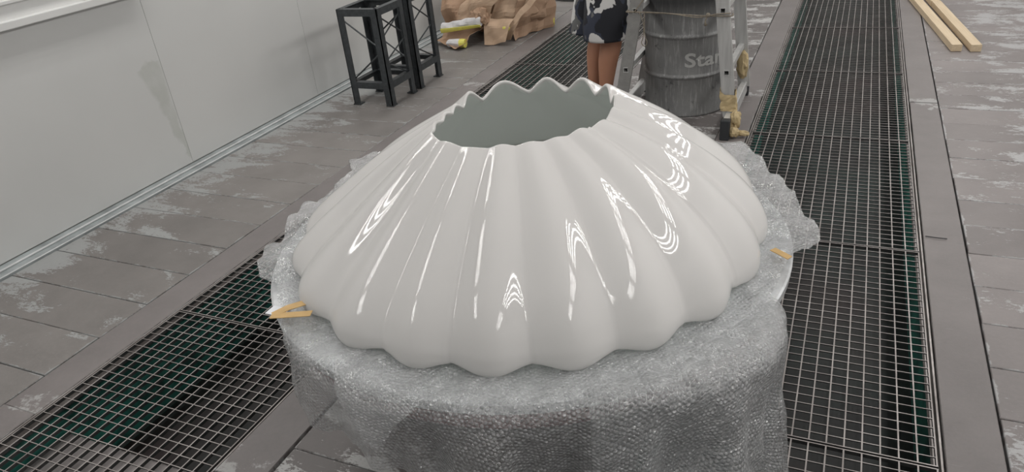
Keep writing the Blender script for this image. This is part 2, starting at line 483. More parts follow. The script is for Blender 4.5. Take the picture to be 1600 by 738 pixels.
# rolled lip of the opening
def lip_pt(th, a):
    o = dome_pt(th, NT); i = dome_pt(th, NT, LIP); m = (o + i) / 2
    d = (dome_pt(th, NT) - dome_pt(th, NT - 2)).normalized()
    return m + (o - m) * cos(a) + d * LIP * .5 * sin(a)
for a in (35, 70, 105, 145, 180): rows.append([bm.verts.new(lip_pt(th, radians(a))) for th in TH])
rows.append([bm.verts.new(dome_pt(th, NT - 2, LIP)) for th in TH])
grid_faces(bm, rows)
obj('outer_shell', bm, mat_gloss, dome, True)
bm = bmesh.new(); rows = []
for j in range(NT - 2, -1, -2): rows.append([bm.verts.new(dome_pt(th, j, LIP + .0006) + Vector((0, 0, .004 if j == 0 else 0))) for th in TH[::2]])
grid_faces(bm, rows)
tag(obj('inner_lining', bm, mat_lining, dome, True), 'matt grey-green inside of the dome')

# ------------------------------------------------------------------ round table under the dome
mat_tab = simple('dark table paint', (.05, .042, .04), .5)
mat_red = simple('dull red edge band', (.20, .06, .065), .5)
mat_film = simple('silvery table film', (.62, .63, .64), .3, .2, 14, .3, .2)
tb = thing('round_table', 'dark round table with a dull red edge, hidden under the bubble wrap', 'table', (CX, CY, 0))
bm = bmesh.new(); lathe(bm, [(.80, .565), (.824, .567), (.826, .596), (.82, .599), (.0001, .599)], 96); obj('table_top', bm, mat_film, tb)
bm = bmesh.new(); lathe(bm, [(.77, .49), (.79, .49), (.79, .564), (.77, .564)], 96); obj('apron', bm, mat_red, tb)
bm = bmesh.new(); lathe(bm, [(.0001, .545), (.77, .545), (.77, .564), (.0001, .564)], 64); obj('under_panel', bm, mat_tab, tb)
bm = bmesh.new(); lathe(bm, [(.0001, .16), (.60, .16), (.60, .545), (.0001, .545)], 64); obj('shade_core', bm, mat_tab, tb)  # added drum; its dark colour stands in for shade behind the wrap
for a in range(4):
    bm = bmesh.new(); x, y = .5 * cos(radians(45 + 90 * a)), .5 * sin(radians(45 + 90 * a))
    box(bm, x - .03, x + .03, y - .03, y + .03, .0, .545); bev(bm, .004); obj('leg', bm, mat_tab, tb)
for a, b in (((-.354, -.354), (.354, -.354)), ((-.354, .354), (.354, .354)), ((-.354, -.354), (-.354, .354)), ((.354, -.354), (.354, .354))):
    bm = bmesh.new(); bar(bm, (*a, .15), (*b, .15), .03, .05); obj('stretcher', bm, mat_tab, tb)

# ------------------------------------------------------------------ bubble wrap
def wrap_mat():
    k = M('bubble wrap'); uv = k.n('ShaderNodeTexCoord').outputs['UV']
    # hexagonally packed bubbles: two rectangular lattices of spherical caps
    B = .0125
    hs = []
    for off in ((0, 0, 0), (.5, .5, 0)):
        v = k.map(uv, (1 / B, 1 / (B * 1.732), 1), off)
        v = k.n('ShaderNodeVectorMath', _operation='MULTIPLY', i0=v, i1=(1, 1, 0)).outputs[0]
        fr = k.n('ShaderNodeVectorMath', _operation='FRACTION', i0=v).outputs[0]
        cell = k.n('ShaderNodeVectorMath', _operation='FLOOR', i0=v).outputs[0]
        rnd = k.n('ShaderNodeTexWhiteNoise', Vector=cell).outputs['Color']
        rx, ry = k.sep(rnd)[0], k.sep(rnd)[1]
        x, y = k.sep(fr)[0], k.sep(fr)[1]
        dx = k.math('SUBTRACT', x, .5); dy = k.math('MULTIPLY', k.math('SUBTRACT', y, .5), 1.732)
        d2 = k.math('ADD', k.math('MULTIPLY', dx, dx), k.math('MULTIPLY', dy, dy))
        cap = k.math('SQRT', k.math('MAXIMUM', k.math('SUBTRACT', .19, d2), 0.0))
        # squashed, tilted bubbles catch the light differently one from the next
        tilt = k.math('MULTIPLY', cap, k.math('ADD', k.math('MULTIPLY', dx, k.math('SUBTRACT', rx, .5)), k.math('MULTIPLY', dy, k.math('SUBTRACT', ry, .5))))
        cap = k.math('MULTIPLY', cap, k.math('MULTIPLY_ADD', rx, .9, .25))
        hs.append(k.math('MULTIPLY_ADD', tilt, 5.0, cap))
    h = k.math('MAXIMUM', hs[0], hs[1])
    cr = k.noise(uv, 150, 5, .75); cr2 = k.noise(uv, 26, 6, .7, .6)
    hh = k.math('ADD', k.math('ADD', h, k.math('MULTIPLY', cr, .22)), k.math('MULTIPLY', cr2, 1.3))
    k.bump(hh, 1.0, .010)
    k.set((.74, .75, .76), .09, 0, IOR=1.8)
    tr = k.n('ShaderNodeBsdfTransparent', Color=(.93, .94, .94, 1))
    tl = k.n('ShaderNodeBsdfTranslucent', Color=(.75, .77, .78, 1))
    lw = k.n('ShaderNodeLayerWeight', Blend=.35)
    clear = k.ramp(k.math('ADD', k.math('MULTIPLY', h, .5), k.math('MULTIPLY', cr, .5)), (.25, .52), (.65, .29))
    gl = k.n('ShaderNodeBsdfAnisotropic', Color=(.97, .975, .98, 1), Roughness=.16)
    k.l(k.b.inputs['Normal'].links[0].from_socket, gl.inputs['Normal'])
    m0 = k.n('ShaderNodeMixShader', i0=.5, i1=k.b.outputs[0], i2=gl.outputs[0])
    m1 = k.n('ShaderNodeMixShader', i0=.15, i1=m0.outputs[0], i2=tl.outputs[0])
    fac = k.math('MULTIPLY', clear, k.math('SUBTRACT', 1.0, k.math('MULTIPLY', lw.outputs['Facing'], .55)))
    m2 = k.n('ShaderNodeMixShader', i0=fac, i1=m1.outputs[0], i2=tr.outputs[0])
    k.l(m2.outputs[0], k.out.inputs['Surface'])
    return k.m
mat_wrap = wrap_mat()

# phi (deg from +X, -90 = towards the camera) -> reach of the sheet
EDGE = [(-225, 1.02), (-212, .98), (-204, 1.13), (-198, .93), (-180, .86), (-162, .84), (-153, .862), (-145, .85), (-142, .852), (-139.8, .80), (-134, .80), (-125, .815), (-122, .83)]
EDGE_R = [(-13, .81), (-4, .805), (3, .82), (6, .87), (10, .905), (17, .90), (24, .878), (40, .915), (48, .97), (55, 1.01), (63, 1.01), (70, .96), (100, .93), (135, 1.02)]
HEM = [(-121.5, .05), (-117, .10), (-114, .165), (-110, .185), (-104, .19), (-97, .20), (-90, .215), (-86, .235), (-81, .225), (-77, .205), (-73, .24), (-66, .33), (-56, .42), (-40, .52), (-24, .55), (-15, .55)]
FOLD = [(-125, .835), (-117, .845), (-112, .862), (-103, .85), (-95, .87), (-84, .855), (-72, .872), (-60, .865), (-50, .90), (-40, .915), (-27, .93), (-20, .90), (-13, .845)]
RB = .05
def sheet_len(phi):
    if -122 < phi < -13: return True, lerp_tab(FOLD, phi) + RB * pi / 2 - RB + lerp_tab(HEM, phi)
    return False, (lerp_tab(EDGE, phi) if phi <= -122 else lerp_tab(EDGE_R, phi))
def nz(x, y, z=0): return noise.noise(Vector((x, y, z)))
def wrap_pt(phi, s):
    hang, L = sheet_len(phi)
    a = radians(phi); r = s; z = 0.0; drop = 0
    x0, y0 = cos(a) * s, sin(a) * s
    if hang:
        rf = lerp_tab(FOLD, phi) - RB
        if s > rf:
            t = min((s - rf) / RB, pi / 2); r = rf + RB * sin(t); z = -RB * (1 - cos(t)); drop = max(0, s - rf - RB * pi / 2)
            flare = lerp_tab([(-120, .03), (-100, .0), (-60, -.02), (-40, .0), (-13, .03)], phi)
            r += flare * drop; z -= drop * .985
    out = sstep(.74, .84, s)
    # creases of the flat part
    w = .022 * abs(nz(x0 * 6, y0 * 6, 3)) + .012 * abs(nz(phi * .16, s * 3, 8)) * sstep(.7, .8, s) + .008 * (1 - abs(nz(x0 * 11 + 5, y0 * 11))) * .5 + .004 * nz(x0 * 30, y0 * 30)
    # bunched, raised folds left and right of the dome
    lump = sstep(-128, -140, phi) * sstep(-186, -170, phi) + .8 * sstep(8, 16, phi) * sstep(70, 50, phi)
    w += lump * sstep(.70, .78, s) * (.024 + .03 * sin(phi * .42) * sin(phi * .17 + 1)) 
    edge_drop = 0
    if not hang and s > .83: edge_drop = .9 * (s - .83) ** 1.5 * (1 if -190 < phi < -122 else .25)
    z += max(0, w) * sstep(.6, .76, s) - edge_drop
    if drop > 0:
        g = min(1, drop / .25)
        fold = .026 * sin(phi * .31 + 1.7 * nz(phi * .05, 2)) + .012 * sin(phi * .83 + 2 + s * 3) + .06 * nz(phi * .075, s * 3.2, 7) + .006 * nz(phi * .5, s * 9, 1)
        r += g * fold
    elif s > .78:
        r += .006 * nz(phi * .3, 4) * out
    return Vector((r * cos(a), r * sin(a), z))
def build_wrap():
    bm = bmesh.new(); uvl = bm.loops.layers.uv.new('uv')
    NPH = 900; S0 = .60
    ss = [S0 + i * .02 for i in range(7)]
    while ss[-1] < 1.5: ss.append(ss[-1] + .010)
    cols = []
    for i in range(NPH):
        phi = -225 + 360 * i / NPH
        hang, L = sheet_len(phi)
        L += .002 * nz(phi * 1.3, 9) + .006 * nz(phi * .16, 5)
        col = []
        for s in ss:
            if s > L + .0099 and s > S0 + .02: break
            q = min(s, L); p = wrap_pt(phi, q)
            col.append((bm.verts.new(p), (q * cos(radians(phi)) + 3, q * sin(radians(phi)) + 3)))
        cols.append(col)
    for i in range(NPH):
        A, Bc = cols[i], cols[(i + 1) % NPH]
        n = min(len(A), len(Bc))
        for j in range(n - 1):
            q = [A[j], Bc[j], Bc[j + 1], A[j + 1]]
            f = bm.faces.new([v[0] for v in q][::-1]); f.smooth = True
            for lp, v in zip(f.loops, q[::-1]): lp[uvl].uv = v[1]
        if abs(len(A) - len(Bc)) < 8 and len(A) != len(Bc):          # ragged end: close the steps
            lg, sh = (A, Bc) if len(A) > len(Bc) else (Bc, A)
            for j in range(n - 1, len(lg) - 1):
                q = [lg[j], lg[j + 1], sh[n - 1]]
                try:
                    f = bm.faces.new([v[0] for v in (q if lg is Bc else q[::-1])]); f.smooth = True
                    for lp in f.loops:
                        for v in q:
                            if v[0] is lp.vert: lp[uvl].uv = v[1]
                except ValueError: pass
    return bm
wrap = tag(obj('bubble_wrap', build_wrap(), mat_wrap), 'clear bubble wrap sheet spread under the white dome and hanging over the table front', 'bubble wrap')
wrap.location = (CX, CY, ZT - .006)
# turned-over corner that hangs down in front as a triangle
bm = bmesh.new(); uvl = bm.loops.layers.uv.new('uv'); N = 14; g = []
for i in range(N + 1):
    row = []
    for j in range(N + 1 - i):
        u, v = i / N, j / N                                   # u: towards the tip, v: along the fold
        phi = (-103.5 + 19.5 * v) * 1 + u * 10.5
        s = .80 + u * .205 + (1 - u) * .03 * v
        h = wrap_pt(phi, s); a = radians(phi)
        h += Vector((cos(a), sin(a), 0)) * (.012 + .012 * u + .006 * sin(v * 9 + u * 4)) + Vector((0, 0, .012 * (1 - u)))
        row.append((bm.verts.new(h), (u * .3 + .2, v * .3 + u * .15)))
    g.append(row)
for i in range(N):
    for j in range(N - i):
        tri = [(g[i][j], g[i][j + 1], g[i + 1][j])]
        if j < N - i - 1: tri.append((g[i][j + 1], g[i + 1][j + 1], g[i + 1][j]))
        for q in tri:
            f = bm.faces.new([v[0] for v in q][::-1]); f.smooth = True
            for lp, v in zip(f.loops, q[::-1]): lp[uvl].uv = v[1]
tag(obj('turned_corner', bm, mat_wrap, wrap), 'triangular turned-over corner of the wrap')
# the sheet is doubled at the right of the front: a second layer close behind the first
bm = bmesh.new(); uvl = bm.loops.layers.uv.new('uv'); rows = []
for i in range(121):
    phi = -58 + 42 * i / 120; hang, L = sheet_len(phi); row = []
    for j in range(70):
        q = .80 + (L - .80 - .03 * abs(nz(phi * .2, 3))) * j / 69; p = wrap_pt(phi, q); a = radians(phi + 9)
        p -= Vector((cos(radians(phi)), sin(radians(phi)), 0)) * .012 * sstep(.84, .95, q) + Vector((0, 0, .004))
        row.append((bm.verts.new(p), (q * cos(a) * 1.03 + 7, q * sin(a) + 7)))
    rows.append(row)
for A, Bc in zip(rows, rows[1:]):
    for j in range(69):
        q = [A[j], Bc[j], Bc[j + 1], A[j + 1]]; f = bm.faces.new([v[0] for v in q][::-1]); f.smooth = True
        for lp, v in zip(f.loops, q[::-1]): lp[uvl].uv = v[1]
obj('second_layer', bm, mat_wrap, wrap)
# ochre tape strips stuck to the wrap
mat_tape = simple('ochre paper tape', (.58, .38, .16), .7)
def tape(pts, wd):
    bm = bmesh.new(); vs = []
    for i, (x, y, z) in enumerate(pts):
        d = Vector(pts[min(i + 1, len(pts) - 1)]) - Vector(pts[max(i - 1, 0)]); s = Vector((-d.y, d.x, 0)).normalized() * wd / 2
        p = Vector((x - CX, y - CY, z - ZT + .006))
        vs.append([bm.verts.new(p + s + Vector((0, 0, h))) for h in (0, .002)] + [bm.verts.new(p - s + Vector((0, 0, h))) for h in (.002, 0)])
    for a, b in zip(vs, vs[1:]):
        for k in range(4): bm.faces.new((a[k], a[(k + 1) % 4], b[(k + 1) % 4], b[k]))
    bm.faces.new(vs[0]); bm.faces.new(vs[-1][::-1]); bmesh.ops.recalc_face_normals(bm, faces=bm.faces[:])
    tag(obj('tape_strip', bm, mat_tape, wrap), 'ochre paper tape strip')
tape([(-1.375, 1.225, .640), (-1.350, 1.262, .645), (-1.315, 1.30, .645)], .028)
tape([(-1.375, 1.218, .642), (-1.320, 1.238, .643), (-1.265, 1.258, .645)], .026)
tape([(-.125, 1.925, .637), (-.10, 1.905, .638), (-.075, 1.89, .635)], .022)
bm = bmesh.new(); box(bm, -.03, .03, -.02, .02, 0, .003); bmesh.ops.translate(bm, verts=bm.verts, vec=(-1.392 - CX, 1.262 - CY, .63 - ZT))
obj('white_scrap', bm, simple('white scrap', (.75, .77, .8), .5), wrap)

# ------------------------------------------------------------------ two dark steel stands by the left wall
mat_stand = simple('dark grey steel', (.055, .061, .066), .45, .3, 30, .25)
def stand(loc, label, mirror=False):
    t = thing('steel_stand', label, 'stand', loc, 0, None)
    W, D, Hh, a, th = .355, .37, .735, .058, .007
    for sx in (0, 1):
        for sy in (0, 1):                       # legs of angle section
            bm = bmesh.new(); x = sx * W; y = sy * D; dx = 1 if sx == 0 else -1; dy = 1 if sy == 0 else -1
            box(bm, min(x, x + dx * a), max(x, x + dx * a), min(y, y + dy * th), max(y, y + dy * th), .008, Hh)
            box(bm, min(x, x + dx * th), max(x, x + dx * th), min(y, y + dy * a), max(y, y + dy * a), .008, Hh)
            leg = obj('leg', bm, mat_stand, t)
            bm = bmesh.new(); box(bm, min(x - dx * .008, x + dx * a), max(x - dx * .008, x + dx * a), min(y - dy * .004, y + dy * a), max(y - dy * .004, y + dy * a), 0, .008); obj('foot_plate', bm, mat_stand, leg)
    for z0, h in ((.135, .05), (Hh - .05, .052)):
        for nm, (x0, x1, y0, y1) in (('rail', (a * .2, W - a * .2, -.003, .006)), ('rail', (a * .2, W - a * .2, D - .006, D + .003)), ('rail', (-.003, .006, a * .2, D - a * .2)), ('rail', (W - .006, W + .003, a * .2, D - a * .2))):
            bm = bmesh.new(); box(bm, x0, x1, y0, y1, z0, z0 + h)
            if x1 - x0 > y1 - y0:
                yy = (.006, .045) if y0 < .1 else (D - .045, D - .006); box(bm, .03, W - .03, *yy, z0 + h - .006, z0 + h)
            else:
                xx = (.006, .045) if x0 < .1 else (W - .045, W - .006); box(bm, *xx, .03, D - .03, z0 + h - .006, z0 + h)
            obj(nm, bm, mat_stand, t)
    xv, xe = (W - .012, .012) if not mirror else (.012, W - .012)      # K of two rods on the front face
    rods = [((xe, .012, .185), (xv, .012, .43)), ((xe, .012, Hh - .06), (xv, .012, .43))]
    x = W - .012                                                       # X above, V below on the right-hand face
    rods += [((x, .03, .68), (x, D - .03, .48)), ((x - .008, D - .03, .65), (x - .008, .03, .505)), ((x, D - .03, .455), (x, .03, .34)), ((x - .008, .03, .335), (x - .008, D - .03, .17))]
    for p, q in rods:
        bm = bmesh.new(); tube(bm, [p, q], .0062, 6); obj('cross_brace', bm, mat_stand, t)
stand((-3.50, 4.525, 0), 'dark steel open-frame stand with X braces, the nearer of two by the left wall')
stand((-3.50, 4.965, 0), 'dark steel open-frame stand with X braces, the farther one standing behind its twin', True)

# ------------------------------------------------------------------ kraft paper heap
k = M('kraft paper'); p = k.objc()
mat_kraft = k.set(k.mix(k.noise(p, 6, 5), (.36, .23, .15), (.46, .31, .21)), .75)
mat_kraft2 = simple('light kraft paper', (.46, .325, .225), .75, nscale=8)
mat_yel = simple('yellow tape', (.78, .73, .16), .45)
mat_wpap = simple('white masking paper', (.66, .65, .66), .7)
def crump(p, sc, amp, seed):
    r = random.Random(seed); h = 0
    for i in range(7):
        d = Vector((r.gauss(0, 1), r.gauss(0, 1), r.gauss(0, 1))).normalized()
        f = sc * (1 + .35 * i); u = p.dot(d) * f + r.random() * 7
        h += abs((u % 2) - 1) / (1 + .3 * i)
    return (h - 1.85) * amp
def paper_lump(name, label, loc, rad, seed, mat, sub=4, amp=.05, sc=4.5, flat=True):
    bm = bmesh.new(); bmesh.ops.create_icosphere(bm, subdivisions=sub, radius=1)
    for v in bm.verts:
        n = v.co.copy(); q = Vector((n.x * rad[0], n.y * rad[1], n.z * rad[2])) 
        q += n * crump(n * .5, sc, amp, seed)
        q.z = max(q.z + rad[2] * .8, .004 + .003 * abs(n.x)); v.co = q
    o = obj(name, bm, mat, None); o.location = loc
    return tag(o, label, 'paper')
def paper_sheet(name, label, outline, seed, mat, amp=.03, n=16, th=True, parent=None, cat='paper'):
    """crumpled quad sheet: four corners, bilinear, with folds"""
    A, B, C_, D_ = [Vector(p) for p in outline]; bm = bmesh.new(); g = []
    nr = (B - A).cross(D_ - A).normalized()
    for i in range(n + 1):
        row = []
        for j in range(n + 1):
            u, v = i / n, j / n
            q = A * (1 - u) * (1 - v) + B * u * (1 - v) + C_ * u * v + D_ * (1 - u) * v
            q = q + nr * crump(q, 4.0, amp, seed) + Vector((0, 0, .02 * noise.noise(q * 9)))
            q.z = max(q.z, .006); row.append(bm.verts.new(q))
        g.append(row)
    for i in range(n):
        for j in range(n): bm.faces.new((g[i][j], g[i + 1][j], g[i + 1][j + 1], g[i][j + 1]))
    o = obj(name, bm, mat, parent)
    if parent: o.location = -parent.location
    md = o.modifiers.new('thick', 'SOLIDIFY'); md.thickness = .003
    return tag(o, label, cat) if parent is None else o
pb = paper_lump('kraft_paper_bundle', 'big crumpled brown kraft paper bundle heaped on the floor by the left wall', (-3.25, 6.98, 0), (.47, .40, .34), 3, mat_kraft, 5, .055, 4.0)
def yellow_wad(loc, r, seed):
    bm = bmesh.new(); bmesh.ops.create_icosphere(bm, subdivisions=2, radius=r)
    for v in bm.verts: v.co += v.co * (crump(v.co * 12, 4, .25, seed))
    bmesh.ops.scale(bm, vec=(1, .7, .8), verts=bm.verts); bmesh.ops.translate(bm, verts=bm.verts, vec=loc)
    o = obj('tape_wad', bm, mat_yel, pb); o['label'] = 'yellow tape wad'
yellow_wad((.28, -.64, .15), .035, 1); yellow_wad((-.11, -.50, .30), .03, 2); yellow_wad((.30, -.44, .62), .05, 4)
paper_sheet('paper_sheet', None, [(-3.22, 6.36, .02), (-2.98, 6.44, .01), (-2.70, 6.72, .66), (-3.08, 6.62, .60)], 11, mat_kraft2, 0.050, 18, parent=pb)
paper_sheet('paper_sheet', None, [(-2.98, 6.46, .006), (-2.74, 7.0, .006), (-2.74, 7.10, .62), (-2.92, 6.60, .58)], 15, mat_kraft, 0.075, 18, parent=pb)
paper_sheet('paper_sheet', None, [(-3.72, 6.42, .02), (-3.30, 6.40, .10), (-3.26, 6.62, .62), (-3.74, 6.70, .66)], 19, mat_kraft, 0.100, 18, parent=pb)
paper_sheet('paper_sheet', None, [(-3.76, 6.30, .012), (-3.36, 6.06, .012), (-3.24, 6.40, .16), (-3.55, 6.46, .16)], 23, mat_kraft, 0.037, 18, parent=pb)
paper_sheet('folded_strip', None, [(-2.99, 6.36, .15), (-2.95, 6.36, .12), (-2.70, 6.60, .40), (-2.76, 6.60, .42)], 31, mat_kraft2, .012, 10, parent=pb)
paper_sheet('paper_sheet', None, [(-3.17, 6.24, .02), (-2.97, 6.30, .01), (-2.92, 6.42, .22), (-3.22, 6.40, .22)], 37, mat_kraft2, .05, 14, parent=pb)
paper_sheet('paper_sheet', None, [(-3.50, 6.40, .20), (-3.18, 6.34, .26), (-2.98, 6.46, .50), (-3.42, 6.52, .46)], 41, mat_kraft2, .07, 14, parent=pb)
bm = bmesh.new(); bmesh.ops.create_icosphere(bm, subdivisions=3, radius=.085)
for v in bm.verts: v.co += v.co * crump(v.co * 7, 5, .3, 12)
bmesh.ops.translate(bm, verts=bm.verts, vec=Vector((-3.24, 6.36, .26)) - pb.location); obj('paper_wad', bm, mat_kraft, pb)
def paper_roll(label, a, b, r, seed):
    t = thing('paper_roll', label, 'paper', a); d = Vector(b) - Vector(a)
    bm = bmesh.new(); pts = [d * (i / 10) for i in range(11)]; tube(bm, pts, r, 14)
    for v in bm.verts: v.co += Vector((noise.noise(v.co * 14 + Vector((seed, 0, 0))), noise.noise(v.co * 14 + Vector((0, seed, 0))), noise.noise(v.co * 14))) * r * .45
    obj('roll', bm, mat_wpap, t)
    up = Vector((0, 0, 1)); sd = d.cross(up).normalized()
    bm = bmesh.new(); vs = []
    for i in range(9):
        row = []
        for kq in range(5):
            ang = -.95 + kq * (.24 - .012 * i)
            row.append(bm.verts.new(d * (i / 8) + (sd * cos(ang) + up * sin(ang)) * r * 1.28))
        vs.append(row)
    for i in range(8):
        for j in range(4): bm.faces.new((vs[i][j], vs[i + 1][j], vs[i + 1][j + 1], vs[i][j + 1]))
    o = obj('yellow_edge', bm, mat_yel, t); o.modifiers.new('thick', 'SOLIDIFY').thickness = .004; o['label'] = 'yellow taped edge'
paper_roll('longer white paper roll with a yellow taped edge sticking out of the heap', (-3.62, 6.27, .17), (-3.20, 6.30, .225), .046, 2)
bm = None
t = thing('paper_roll', 'short white paper roll with a yellow end on the floor before the heap', 'paper', (-3.52, 6.17, .045))
bm = bmesh.new(); tube(bm, [(0.0, 0, 0), (.05, .0, 0), (.10, .0, 0), (.14, 0, 0)], .04, 12)
for v in bm.verts: v.co += Vector((noise.noise(v.co * 40), noise.noise(v.co * 40 + Vector((3, 0, 0))), noise.noise(v.co * 40 + Vector((0, 5, 0))))) * .012
obj('roll', bm, mat_wpap, t)
bm = bmesh.new(); tube(bm, [(.13, 0, .0), (.15, 0, .002), (.185, .0, .0)], .042, 12); obj('yellow_end', bm, mat_yel, t)['label'] = 'yellow end of the roll'
t = None
bm = bmesh.new(); tube(bm, [(-2.86, 6.98, .06), (-2.80, 7.0, .062), (-2.74, 7.02, .06)], .042, 10)
for v in bm.verts: v.co.z += .008 * noise.noise(v.co * 30)
tag(obj('yellow_tape_roll', bm, mat_yel), 'yellow tape bundle poking out at the right end of the paper heap', 'tape')
# dark hose on the floor behind the heap
bm = bmesh.new(); tube(bm, catmull([(-3.5, 8.62, .016), (-3.34, 8.36, .016), (-3.12, 8.2, .016), (-2.92, 8.17, .016), (-2.72, 8.24, .016), (-2.62, 8.5, .016)], 30), .013, 8)
tag(obj('hose', bm, simple('dark rubber hose', (.05, .052, .055), .5), smooth=True), 'dark hose lying on the floor behind the paper heap', 'hose')

# ------------------------------------------------------------------ steel drum
def drum_mat():
    k = M('worn drum steel'); p = k.objc()
    st = k.noise(k.map(p, (34, 34, 3.0)), 2.0, 6, .7)
    cl = k.noise(p, 4.5, 5, .6); z = k.sep(p)[2]
    c = k.mix(k.ramp(cl, (.3, 0), (.7, 1)), (.15, .15, .152), (.235, .235, .232))
    c = k.mix(k.ramp(st, (.52, 0), (.72, .75)), c, (.46, .46, .45))
    c = k.mix(k.ramp(k.noise(p, 16, 6, .75), (.60, 0), (.70, .8)), c, (.035, .035, .036))
    dark_top = k.n('ShaderNodeMapRange', i0=z, i1=.62, i2=.74, i3=0.0, i4=.8).outputs[0]
    c = k.mix(dark_top, c, (.04, .041, .044))                      # darker towards the top
    return k.set(c, .55, .25)
mat_drum = drum_mat()
DX, DY, DR = -.985, 4.90, .268
dr = thing('steel_drum', 'worn grey steel drum with pale lettering standing between the ladder legs', 'drum', (DX, DY, 0))
bm = bmesh.new()
prof2 = [(.0001, .012), (DR - .008, .012), (DR - .004, 0), (DR + .004, .0), (DR + .005, .012), (DR, .02)]
for hz in (.268, .528):
    prof2 += [(DR, hz - .02), (DR + .003, hz - .013), (DR + .0105, hz - .005), (DR + .012, hz), (DR + .0105, hz + .005), (DR + .003, hz + .013), (DR, hz + .02)]
prof2 += [(DR, .795), (DR + .006, .80), (DR + .006, .815), (DR - .004, .818), (DR - .006, .80), (.0001, .80)]
lathe(bm, prof2, 64); obj('body', bm, mat_drum, dr, True).data.polygons.foreach_set('use_smooth', [True] * (64 * (len(prof2) - 1)))
for x, y, r in ((.14, .05, .035), (-.15, -.04, .02)):
    bm = bmesh.new(); bmesh.ops.create_cone(bm, cap_ends=True, segments=16, radius1=r, radius2=r * .9, depth=.016); bmesh.ops.translate(bm, verts=bm.verts, vec=(x, y, .808)); obj('bung', bm, mat_screw, dr)
# lettering bent round the drum
cu = bpy.data.curves.new('lettering', 'FONT'); cu.body = 'Star'; cu.size = .125; cu.offset = .003; cu.resolution_u = 4; cu.space_character = 1.02
tmp = link(bpy.data.objects.new('tmp_text', cu))
dg = bpy.context.evaluated_depsgraph_get(); dg.update()
me = bpy.data.meshes.new_from_object(tmp.evaluated_get(dg)); bpy.data.objects.remove(tmp)
bm = bmesh.new(); bm.from_mesh(me)
bmesh.ops.subdivide_edges(bm, edges=[e for e in bm.edges if e.calc_length() > .02], cuts=2)
A0 = radians(-80)
for v in bm.verts:
    a = A0 + v.co.x * 1.3 / DR; r = DR + .0012
    v.co = Vector((r * cos(a), r * sin(a), .338 + v.co.y))
k = M('drum lettering paint'); p = k.objc()
mat_let = k.set(k.mix(k.ramp(k.noise(k.map(p, (40, 40, 8)), 2, 5, .7), (.55, 0), (.7, .6)), (.40, .40, .39), (.2, .2, .2)), .6)
o = obj('lettering', bm, mat_let, dr); o['label'] = 'pale grey word Star'
bpy.data.meshes.remove(me)

# ------------------------------------------------------------------ aluminium trestle ladder straddling the drum
k = M('aluminium'); p = k.objc()
mat_alu = k.set(k.mix(k.ramp(k.noise(k.map(p, (30, 30, 2)), 2, 5), (.3, 0), (.7, 1)), (.48, .48, .475), (.64, .64, .63)), .38, .35)
mat_alu_d = simple('dusty aluminium', (.30, .295, .285), .5, .3)
mat_rub = simple('black rubber', (.025, .027, .03), .6)
mat_mask = simple('tan masking paper', (.50, .39, .22), .75, nscale=14, namt=.2)
lad = thing('trestle_ladder', 'aluminium A-frame trestle ladder standing astride the grey drum', 'ladder', (0, 0, 0))
APX, APZ = -.872, 2.58
def rail_x(side, z): b = -1.335 if side < 0 else -.605; return b + (APX - b) * z / APZ
YF, YB = 4.44, 5.06
RW = .078; RZ = [.37 + .37 * i for i in range(6)]
def ladder_rail(side, y, mat, z0, holes):
    bm = bmesh.new(); zz = [z0] ; hh = .032
    dw = RW / 2; dp = .026
    def seg(za, zb, xa, xb):
        v = []
        for z in (za, zb):
            c = rail_x(side, z)
            for (x, yy) in ((xa, y), (xb, y), (xb, y + dp), (xa, y + dp)): v.append(bm.verts.new((c + x, yy, z)))
        for f in ((3, 2, 1, 0), (4, 5, 6, 7), (0, 1, 5, 4), (1, 2, 6, 5), (2, 3, 7, 6), (3, 0, 4, 7)): bm.faces.new([v[i] for i in f])
    z = z0
    for h in RZ:
        seg(z, h - hh / 2, -dw, dw); seg(h - hh / 2, h + hh / 2, -dw, -hh / 2); seg(h - hh / 2, h + hh / 2, hh / 2, dw); z = h + hh / 2
    seg(z, 2.5, -dw, dw)
    return obj('rail', bm, mat, lad)
ladder_rail(-1, YF, mat_alu_d, .09, 1); ladder_rail(-1, YB, mat_alu, .09, 1); ladder_rail(1, YF, mat_alu, .09, 1); ladder_rail(1, YB, mat_alu, .09, 1)
for side in (-1, 1):
    for h in RZ:
        bm = bmesh.new(); c = rail_x(side, h); o_, i_ = .0165, .0125; y0, y1 = YF - .004, YB + .03
        box(bm, c - o_, c - i_, y0, y1, h - o_, h + o_); box(bm, c + i_, c + o_, y0, y1, h - o_, h + o_)
        box(bm, c - i_, c + i_, y0, y1, h - o_, h - i_); box(bm, c - i_, c + i_, y0, y1, h + i_, h + o_)
        obj('rung', bm, mat_alu, lad)
    c = rail_x(side, .1)
    bm = bmesh.new(); box(bm, c - .02, c + .02, YF - .13, YB + .08, .035, .12); bev(bm, .004)
    sb = obj('stabiliser_bar', bm, mat_alu, lad)
    for y in (YF - .13, YB + .07):
        bm = bmesh.new(); box(bm, c - .028, c + .028, y - .03, y + .02, .0, .125)
        for v in bm.verts:
            if v.co.z < .01: v.co.y += -.012 if y < YF else .012
        bev(bm, .005); obj('rubber_foot', bm, mat_rub, lad)
bm = bmesh.new(); box(bm, APX - .07, APX + .07, YF - .005, YF + .035, 2.47, 2.6); box(bm, APX - .07, APX + .07, YB - .005, YB + .035, 2.47, 2.6); obj('hinge', bm, mat_alu_d, lad)
